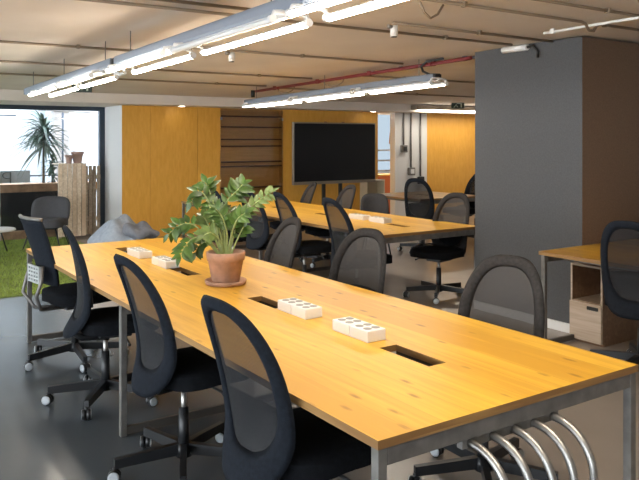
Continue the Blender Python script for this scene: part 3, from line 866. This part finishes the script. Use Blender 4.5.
def frond(pts, n, size, m, depth=0, start=.42, thick=.0075):
    """arching stem through (sideways, up) points in metres above the rim; depth = how far it leans away"""
    P = []
    for k, (u, v) in enumerate(pts):
        w = k/(len(pts)-1)
        P.append(CR*u*.92 + CA*(depth*w + .015*math.sin(9*u)) + Vector((0, 0, .16+v*.86)))
    Q = []
    for k in range(len(P)-1):
        a, b_, c, d = P[max(0, k-1)], P[k], P[k+1], P[min(len(P)-1, k+2)]
        for q in range(5):
            x = q/5; Q.append(.5*((2*b_)+(c-a)*x+(2*a-5*b_+4*c-d)*x*x+(3*b_-a-3*c+d)*x**3))
    Q.append(P[-1]); N = len(Q)-1
    st = obj('stem', tb(Q, [thick*(1-.7*k/N) for k in range(N+1)], 6), M['stalk'], t)
    b = bm_new()
    for k in range(n):
        u = start+(1-start)*k/max(1, n-1); f = u*N; i = min(N-1, int(f)); q = Q[i].lerp(Q[i+1], f-i)
        tang = (Q[i+1]-Q[i]).normalized()
        face = (-CA*.8+Vector((0, 0, .6))+CR*rnd.uniform(-.4, .4)).normalized()
        sd_ = tang.cross(face).normalized(); sg = 1 if k % 2 else -1
        dd = sd_*sg*(.95 if k < n-1 else 0)+tang*(.6+rnd.uniform(-.2, .3))+face*rnd.uniform(-.25, .25)
        z_ = .92*size*(.75+.35*math.sin(PI*min(1, (k+1)/n*.9)))*rnd.uniform(.85, 1.15)
        leaflet(b, q, dd, face, z_, z_*.24)
    obj('leaflets', b, m, st)
L1, L2 = M['leaf'], M['leaf2']
frond([(-.02, 0), (-.07, .21), (-.12, .39), (-.18, .445), (-.225, .37)], 13, .085, L1, .03)
frond([(-.03, 0), (-.125, .14), (-.215, .225), (-.30, .21), (-.36, .155)], 15, .085, L1, -.04)
frond([(-.04, 0), (-.13, .12), (-.20, .13), (-.25, .07), (-.27, .02)], 13, .085, L1, -.10)
frond([(-.01, 0), (-.05, .22), (-.085, .36), (-.12, .46), (-.14, .50)], 9, .085, L1, .08, .6)
frond([(0, 0), (-.01, .2), (.0, .36), (.06, .44), (.105, .49)], 12, .10, L1, .06, .5)
frond([(.02, 0), (.06, .17), (.115, .28), (.20, .37), (.30, .44)], 18, .07, L2, .02, .35)
frond([(.01, 0), (.04, .15), (.075, .25), (.13, .30)], 11, .08, L1, -.05)
frond([(-.02, 0), (-.085, .15), (-.13, .24), (-.16, .27)], 12, .085, L2, .05)
frond([(0, 0), (.01, .15), (-.02, .27), (-.06, .33)], 12, .085, L1, -.03)
frond([(-.01, 0), (-.035, .11), (-.08, .17), (-.12, .16)], 11, .08, L2, -.12)
frond([(.03, 0), (.07, .10), (.10, .17), (.115, .20)], 9, .07, L1, -.02)
frond([(-.03, 0), (-.10, .09), (-.16, .08), (-.19, .03)], 10, .08, L1, -.02)
frond([(.01, 0), (.03, .14), (.02, .24), (.01, .30)], 9, .075, L2, .10)
frond([(.0, 0), (-.03, .2), (-.05, .30), (-.10, .35)], 12, .085, L1, .10)

# ------------------------------------------------------------------ screen
t = thing('television', 'large black flat screen on a stand before the orange wall', 'screen', (7.86, 11.13, 0))
w = .915
obj('frame', bx((-w-.02, -.03, .815), (w+.02, .03, 1.925), .006), M['alu'], t)
obj('screen', bx((-w, -.036, .845), (w, -.029, 1.90)), M['screen'], t)
obj('speaker_bar', bx((-w-.02, -.034, .79), (w+.02, .025, .815), .003), M['alu'], t)
for x in (-.22, .16): obj('stand_post', bx((x-.03, .035, .03), (x+.03, .085, 1.5), .004), M['plastic'], t)
for x in (-.22, .16): obj('foot', bx((x-.035, -.25, 0), (x+.035, .3, .03), .004), M['plastic'], t)
b = bm_new()
for x in (-.25, .15): add_box(b, (x, -.02, 1.925), (x+.05, .0, 1.94))
obj('camera_lens', b, M['copper'], t)
t = thing('open_shelf', 'cream open shelf unit standing below the right end of the screen', 'shelf unit', (8.93, 11.25, 0))
b = bm_new(); add_box(b, (-.22, 0, 0), (-.2, .24, .82)); add_box(b, (.2, 0, 0), (.22, .24, .82)); obj('side_panel', b, M['cream'], t)
for z in (.02, .35, .80): obj('shelf', bx((-.2, 0, z-.012), (.2, .24, z+.012)), M['cream'], t)
obj('back_panel', bx((-.2, .225, .032), (.2, .24, .788)), M['cream'], t)

# ------------------------------------------------------------------ ceiling services
def conduit(pts, label, r=.011, m='conduit', name='ceiling_conduit', clips=()):
    t = thing(name, label, 'conduit', pts[0], 0, 'pipes and conduits on the ceiling')
    o = Vector(pts[0])
    obj('pipe', tb([Vector(p)-o for p in pts], r, 8), M[m], t)
    for c in clips:
        c = Vector(c)-o; obj('clip', bx((c.x-.012, c.y-r-.008, c.z-r-.004), (c.x+.012, c.y+r+.008, c.z+r+.012), .002), M[m], t)
def cy_(y, x0, x1, label, r=.011, d=.018, extra=None):
    z = zc(y)-d
    pts = [(x0, y, z)]+(extra(y, z) if extra else [])+[(x1, y, z)]
    n = max(1, int((x1-x0)/1.4))
    conduit(pts, label, r, clips=[(x0+(k+.5)*(x1-x0)/n, y, z) for k in range(n)])
cy_(2.95, 3.0, 5.6, 'tan conduit crossing the ceiling in front of the column, nearest the camera')
cy_(3.30, 2.6, 5.5, 'tan conduit with a looped dip under the white pipe by the column', extra=lambda y, z: [(4.50, y, z), (4.545, y, z-.01), (4.585, y, z-.055), (4.64, y, z-.055), (4.68, y, z-.01), (4.72, y, z)])
cy_(4.03, 3.35, 5.1, 'tan conduit running from the ceiling sensor to the column')
cy_(4.34, .2, 4.95, 'long tan conduit meeting the white box on the column top')
cy_(4.12, .2, 2.4, 'tan conduit above the brightest tubes, disappearing behind the long track')
cy_(5.85, 2.5, 5.0, 'tan conduit crossing between the two light strips to the grey pipes')
cy_(6.28, -2.5, 2.62, 'tan conduit at left crossing behind the thin track hangers')
cy_(7.58, -2.5, 5.0, 'tan conduit crossing the far ceiling, second from the soffit')
cy_(8.72, -2.5, 5.0, 'tan conduit crossing the far ceiling, nearest the soffit')
cy_(7.0, 5.3, 9.5, 'tan conduit crossing the ceiling behind the second light strip', r=.012)
cy_(8.9, 5.3, 10.5, 'tan conduit on the ceiling above the exit sign by the column', r=.012)
# white pipe near column, along the room
z = zc(3.3)
conduit([(4.56, 3.68, zc(3.68)-.042), (4.60, 2.6, zc(2.6)-.042)], 'thin white pipe pointing to the column top', .011, 'white_metal', 'ceiling_pipe', [(4.56, 3.6, zc(3.6)-.042)])
# red pipes
def along(x, d, y0, y1, label, r, m, name):
    conduit([(x, y0, zc(y0)-d), (x, y1, zc(y1)-d)], label, r, m, name, [(x, y0+(k+.5)*(y1-y0)/4, zc(y0+(k+.5)*(y1-y0)/4)-d) for k in range(4)])
along(5.13, .045, 5.0, 9.25, 'thick red sprinkler pipe running along the ceiling to the column', .019, 'redpipe', 'red_pipe')
along(5.06, .065, 5.0, 9.0, 'thin red pipe hung below the thick red one', .009, 'redpipe', 'red_pipe')
along(5.24, .026, 4.95, 6.9, 'grey conduit running beside the red pipes to the column', .016, 'rail', 'ceiling_conduit')
conduit([(5.10, 9.28, zc(9.28)-.03), (5.10, 9.28, zc(9.28)-.13)], 'dark drop nozzle at the end of the red pipes', .03, 'cable', 'sprinkler_drop')
for i, (y, lab) in enumerate(((8.3, 'small looped cable under the far end of the red pipe'), (7.2, 'second looped cable hanging under the red pipe'))):
    pts = [(5.06+.0*k, y+.3*math.sin(PI*(k/8-.5))*.7, zc(y)-.07-.07*math.sin(PI*k/8)) for k in range(9)]
    o = obj('hanging_cable', tb([Vector(p)-Vector((5.06, y, 2.2)) for p in pts], .007, 6), M['conduit']); o.location = (5.06, y, 2.2); tag(o, lab, 'cable')
# black looped cable at the end of strip two
pts = [(5.02, y_, z_) for y_, z_ in ((5.32, 2.245), (5.46, 2.258), (5.56, 2.295), (5.59, 2.35), (5.50, 2.395), (5.27, 2.40))]
o = obj('hanging_cable', tb([Vector(p)-Vector(pts[0]) for p in pts], .012, 8), M['cable']); o.location = pts[0]; tag(o, 'black power cable looping from the second strip end to the red pipe', 'cable')
# hanging cable loop at the picture's top
pts = [(3.06, 3.42, zc(3.4)-.005), (3.1, 3.42, zc(3.4)-.07), (3.15, 3.42, zc(3.4)-.10), (3.21, 3.42, zc(3.4)-.07), (3.26, 3.42, zc(3.4)-.005)]
o = obj('hanging_cable', tb([Vector(p)-Vector(pts[0]) for p in pts], .008, 6), M['conduit']); o.location = pts[0]; tag(o, 'short tan cable looping down from the ceiling above the sensor', 'cable')
# sensor and spot
def sensor(x, y, lab):
    t = thing('ceiling_sensor', lab, 'sensor', (x, y, zc(y)))
    b = bm_new(); add_tube(b, [(0, 0, -.10), (0, 0, -.02)], .028, 16); obj('body', b, M['whiteplastic'], t)
    obj('mount', tb([(-.06, 0, -.03), (0, 0, -.03)], .015, 8), M['steel'], t)
    b = bm_new(); add_tube(b, [(0, 0, -.106), (0, 0, -.10)], .022, 16); obj('lens', b, M['cable'], t)
sensor(3.42, 4.10, 'small white cylinder sensor on the ceiling near the long track end')
sensor(3.05, 5.95, 'small pale ceiling sensor between the two light strips')
# white joint box on column top
t = thing('junction_box', 'white cylindrical junction box at the top edge of the column', 'junction box', (5.083, 4.42, zc(4.4)-.034))
b = bm_new(); add_tube(b, [(0, -.14, 0), (0, .14, 0)], .028, 14); obj('body', b, M['whiteplastic'], t)
obj('cable', tb([(.0, -.14, 0), (.0, -.20, .01), (.005, -.24, -.04), (.01, -.24, -.10)], .012, 8), M['cable'], t)

# light strips
def track(x, y0, y1, d, label):
    t = thing('lighting_track', label, 'lighting track', (x, y0, zc(y0)-d), 0)
    L = y1-y0; dz = TILT*L
    b = bm_new()
    v = []
    for yy, zz in ((0, 0), (L, dz)):
        v.append([b.verts.new((sx, yy, zz+sz)) for sx, sz in ((-.04, 0), (.04, 0), (.045, -.015), (.045, -.055), (.035, -.075), (-.035, -.075), (-.045, -.055), (-.045, -.015))])
    for k in range(8): b.faces.new((v[0][k], v[0][(k+1) % 8], v[1][(k+1) % 8], v[1][k]))
    b.faces.new(v[0]); b.faces.new(v[1][::-1])
    obj('rail', b, M['rail'], t)
    for yy in (.25, L*.5, L-.25):
        for sx in (0,): obj('hanger', tb([(sx, yy, TILT*yy), (sx, yy, TILT*yy+d-.002)], .004, 6), M['steel'], t)
    obj('end_cap', bx((-.042, -.035, -.07), (.042, -.001, -.005), .004), M['cable'], t); obj('end_cap', bx((-.042, L+.001, dz-.07), (.042, L+.035, dz-.005), .004), M['cable'], t)
    return t
def half_tube(x, y0, y1, dz, r, a0, a1, n=8):
    b = bm_new(); v = []
    for y in (y0, y1): v.append([b.verts.new((x+r*math.cos(a0+(a1-a0)*k/n), y, dz+TILT*y+r*math.sin(a0+(a1-a0)*k/n))) for k in range(n+1)])
    for k in range(n): b.faces.new((v[0][k], v[0][k+1], v[1][k+1], v[1][k]))
    b.faces.new((v[0][n], v[0][0], v[1][0], v[1][n])); b.faces.new(v[0]); b.faces.new(v[1][::-1])
    return b
G_L = 'twin tube luminaires under the light strips'
def luminaire(label, x, y0, L, drop, off=False, spill=.3):
    t = thing('tube_luminaire', label, 'light', (x, y0, zc(y0)-drop), 0, G_L)
    sl = TILT
    for sx, dy in ((-1, .0), (1, .0)):
        obj('tube', half_tube(sx*.105, .03, L-.03, -.004, .017, PI-spill, 2*PI+spill), M['whiteplastic'] if off and sx < 0 else M['tube'], t)
        obj('reflector', half_tube(sx*.105, .03, L-.03, -.003, .020, spill+.02, PI-spill-.02), M['reflector'], t)
        for yy in (0, L-.028): obj('tube_cap', add_tube(bm_new(), [(sx*.105, yy+dy, sl*yy), (sx*.105, yy+.028+dy, sl*yy)], .021, 12), M['whiteplastic'], t)
    for yy in (.015, L-.015):
        b = bm_new(); add_tube(b, [(-.105, yy, sl*yy), (-.09, yy, sl*yy+.035), (0, yy, sl*yy+.045), (.09, yy, sl*yy+.035), (.105, yy, sl*yy)], .014, 8); obj('bracket', b, M['whiteplastic'], t)
    obj('spine', bx((-.02, 0, .02), (.02, L, .042)), M['white_metal'], t).rotation_euler.x = math.atan(sl)
    return t
track(1.90, .9, 5.62, .17, 'long grey lighting track above the plant table, nearer section')
track(1.90, 5.72, 8.75, .17, 'grey lighting track section above the turf end, by the window')
o = obj('track_cable', tb([(0, 5.58, 2.19), (.05, 5.64, 2.13), (.03, 5.70, 2.12), (-.02, 5.76, 2.17)], .014, 8), M['silver']); tag(o, 'curved silver cable joining the two grey track sections', 'cable'); o.location = (1.9, 0, 0)
DR = .285
for y0, L, lab in ((.38, 1.2, 'glowing twin tube light over the camera end of the long track'),
                   (1.66, 1.26, 'glowing twin tube light crossing the top edge of the picture'),
                   (3.06, 1.26, 'glowing twin tube light above the nearer socket boxes, beside the ceiling sensor'),
                   (4.46, 1.14, 'glowing twin tube light at the joint of the two grey tracks'),
                   (6.0, 1.02, 'glowing twin tube light in front of the dark sign near the window'),
                   (7.1, 1.1, 'glowing twin tube light at the window end of the strip')):
    luminaire(lab, 1.90, y0, L, DR, y0 == 3.06)
track(5.0, 5.35, 9.25, .17, 'grey lighting track above the second work table')
for y0, L, lab in ((5.3, 1.25, 'glowing twin tube light of the second strip, next to the column'),
                   (6.62, 1.25, 'glowing twin tube light in the middle of the second strip'),
                   (7.95, 1.25, 'glowing twin tube light at the shelf end of the second strip')):
    luminaire(lab, 5.0, y0, L, .265, spill=-.55)
# exit signs
def exit_sign(loc, lab, rz):
    t = thing('exit_sign', lab, 'sign', loc, rz)
    obj('plate', bx((-.16, -.012, -.17), (.16, .012, 0), .004), M['exit'], t)
    b = bm_new(); add_box(b, (.07, -.015, -.14), (.10, -.0125, -.03)); add_box(b, (-.02, -.015, -.045), (.07, -.0125, -.03)); add_tube(b, [(-.10, -.0135, -.14), (-.06, -.0135, -.09), (-.02, -.0135, -.10), (0, -.0135, -.13)], .009, 6)
    add_tube(b, [(-.06, -.0135, -.09), (-.03, -.0135, -.05)], .008, 6); obj('pictogram', b, M['exitmark'], t)
    obj('hanger', tb([(0, 0, 0), (0, 0, .02)], .008, 6), M['steel'], t); t.scale = (.78, 1, .72)
exit_sign((2.72, 9.5, zc(9.5)-.008), 'dark green exit sign hanging behind the track near the window', R(-20))
exit_sign((10.2, 10.3, zc(10.3)+.01), 'small dark exit sign on the ceiling beside the column', R(-34))
# shallow wall light on the soffit near the column
t = thing('linear_light', 'slim grey ceiling light with pale diffuser above the right orange wall', 'light', (10.9, 10.9, ZSOF+.02))
obj('body', bx((-1.3, -.08, .02), (1.3, .102, .10), .01), M['alu'], t)
obj('diffuser', bx((-1.15, -.085, -.005), (1.3, .05, .02), .004), M['led'], t)
# downlights in the soffit
for x, lab in ((8.85, 'round recessed downlight in the soffit above the screen end'), (4.85, 'round recessed downlight in the soffit above the orange wall')):
    t = thing('downlight', lab, 'light', (x, 11.25, ZSOF), 0, 'recessed soffit downlights')
    b = bm_new(); add_lathe(b, [(.05, -.006), (.075, -.006), (.075, -.001), (.05, -.001)], 24); obj('trim_ring', b, M['whiteplastic'], t)
    b = bm_new(); add_lathe(b, [(.01, -.007), (.05, -.007), (.05, -.004), (.01, -.004)], 24); obj('lens', b, M['led'], t)

# ------------------------------------------------------------------ light, camera
w = bpy.data.worlds.new('overcast_sky'); sc.world = w; w.use_nodes = True
bg = w.node_tree.nodes['Background']; bg.inputs[0].default_value = (.86, .93, 1, 1); bg.inputs[1].default_value = 3.6

cam = bpy.data.cameras.new('camera'); co = bpy.data.objects.new('camera', cam); COL.objects.link(co)
cam.sensor_fit = 'HORIZONTAL'; cam.sensor_width = 36; cam.lens = 36*730/639
co.location = (0, 0, 1.6); co.rotation_euler = (R(90), 0, R(-34))
cam.shift_y = -(240-140)/639
cam.clip_end = 200
sc.camera = co
vs = sc.view_settings
vs.view_transform = 'Standard'; vs.look = 'None'; vs.gamma = 1; vs.use_curve_mapping = False; vs.exposure = 1.38
sc.cycles.use_denoising = True
sc.cycles.max_bounces = 10; sc.cycles.transparent_max_bounces = 24
sc.cycles.caustics_reflective = False; sc.cycles.caustics_refractive = False
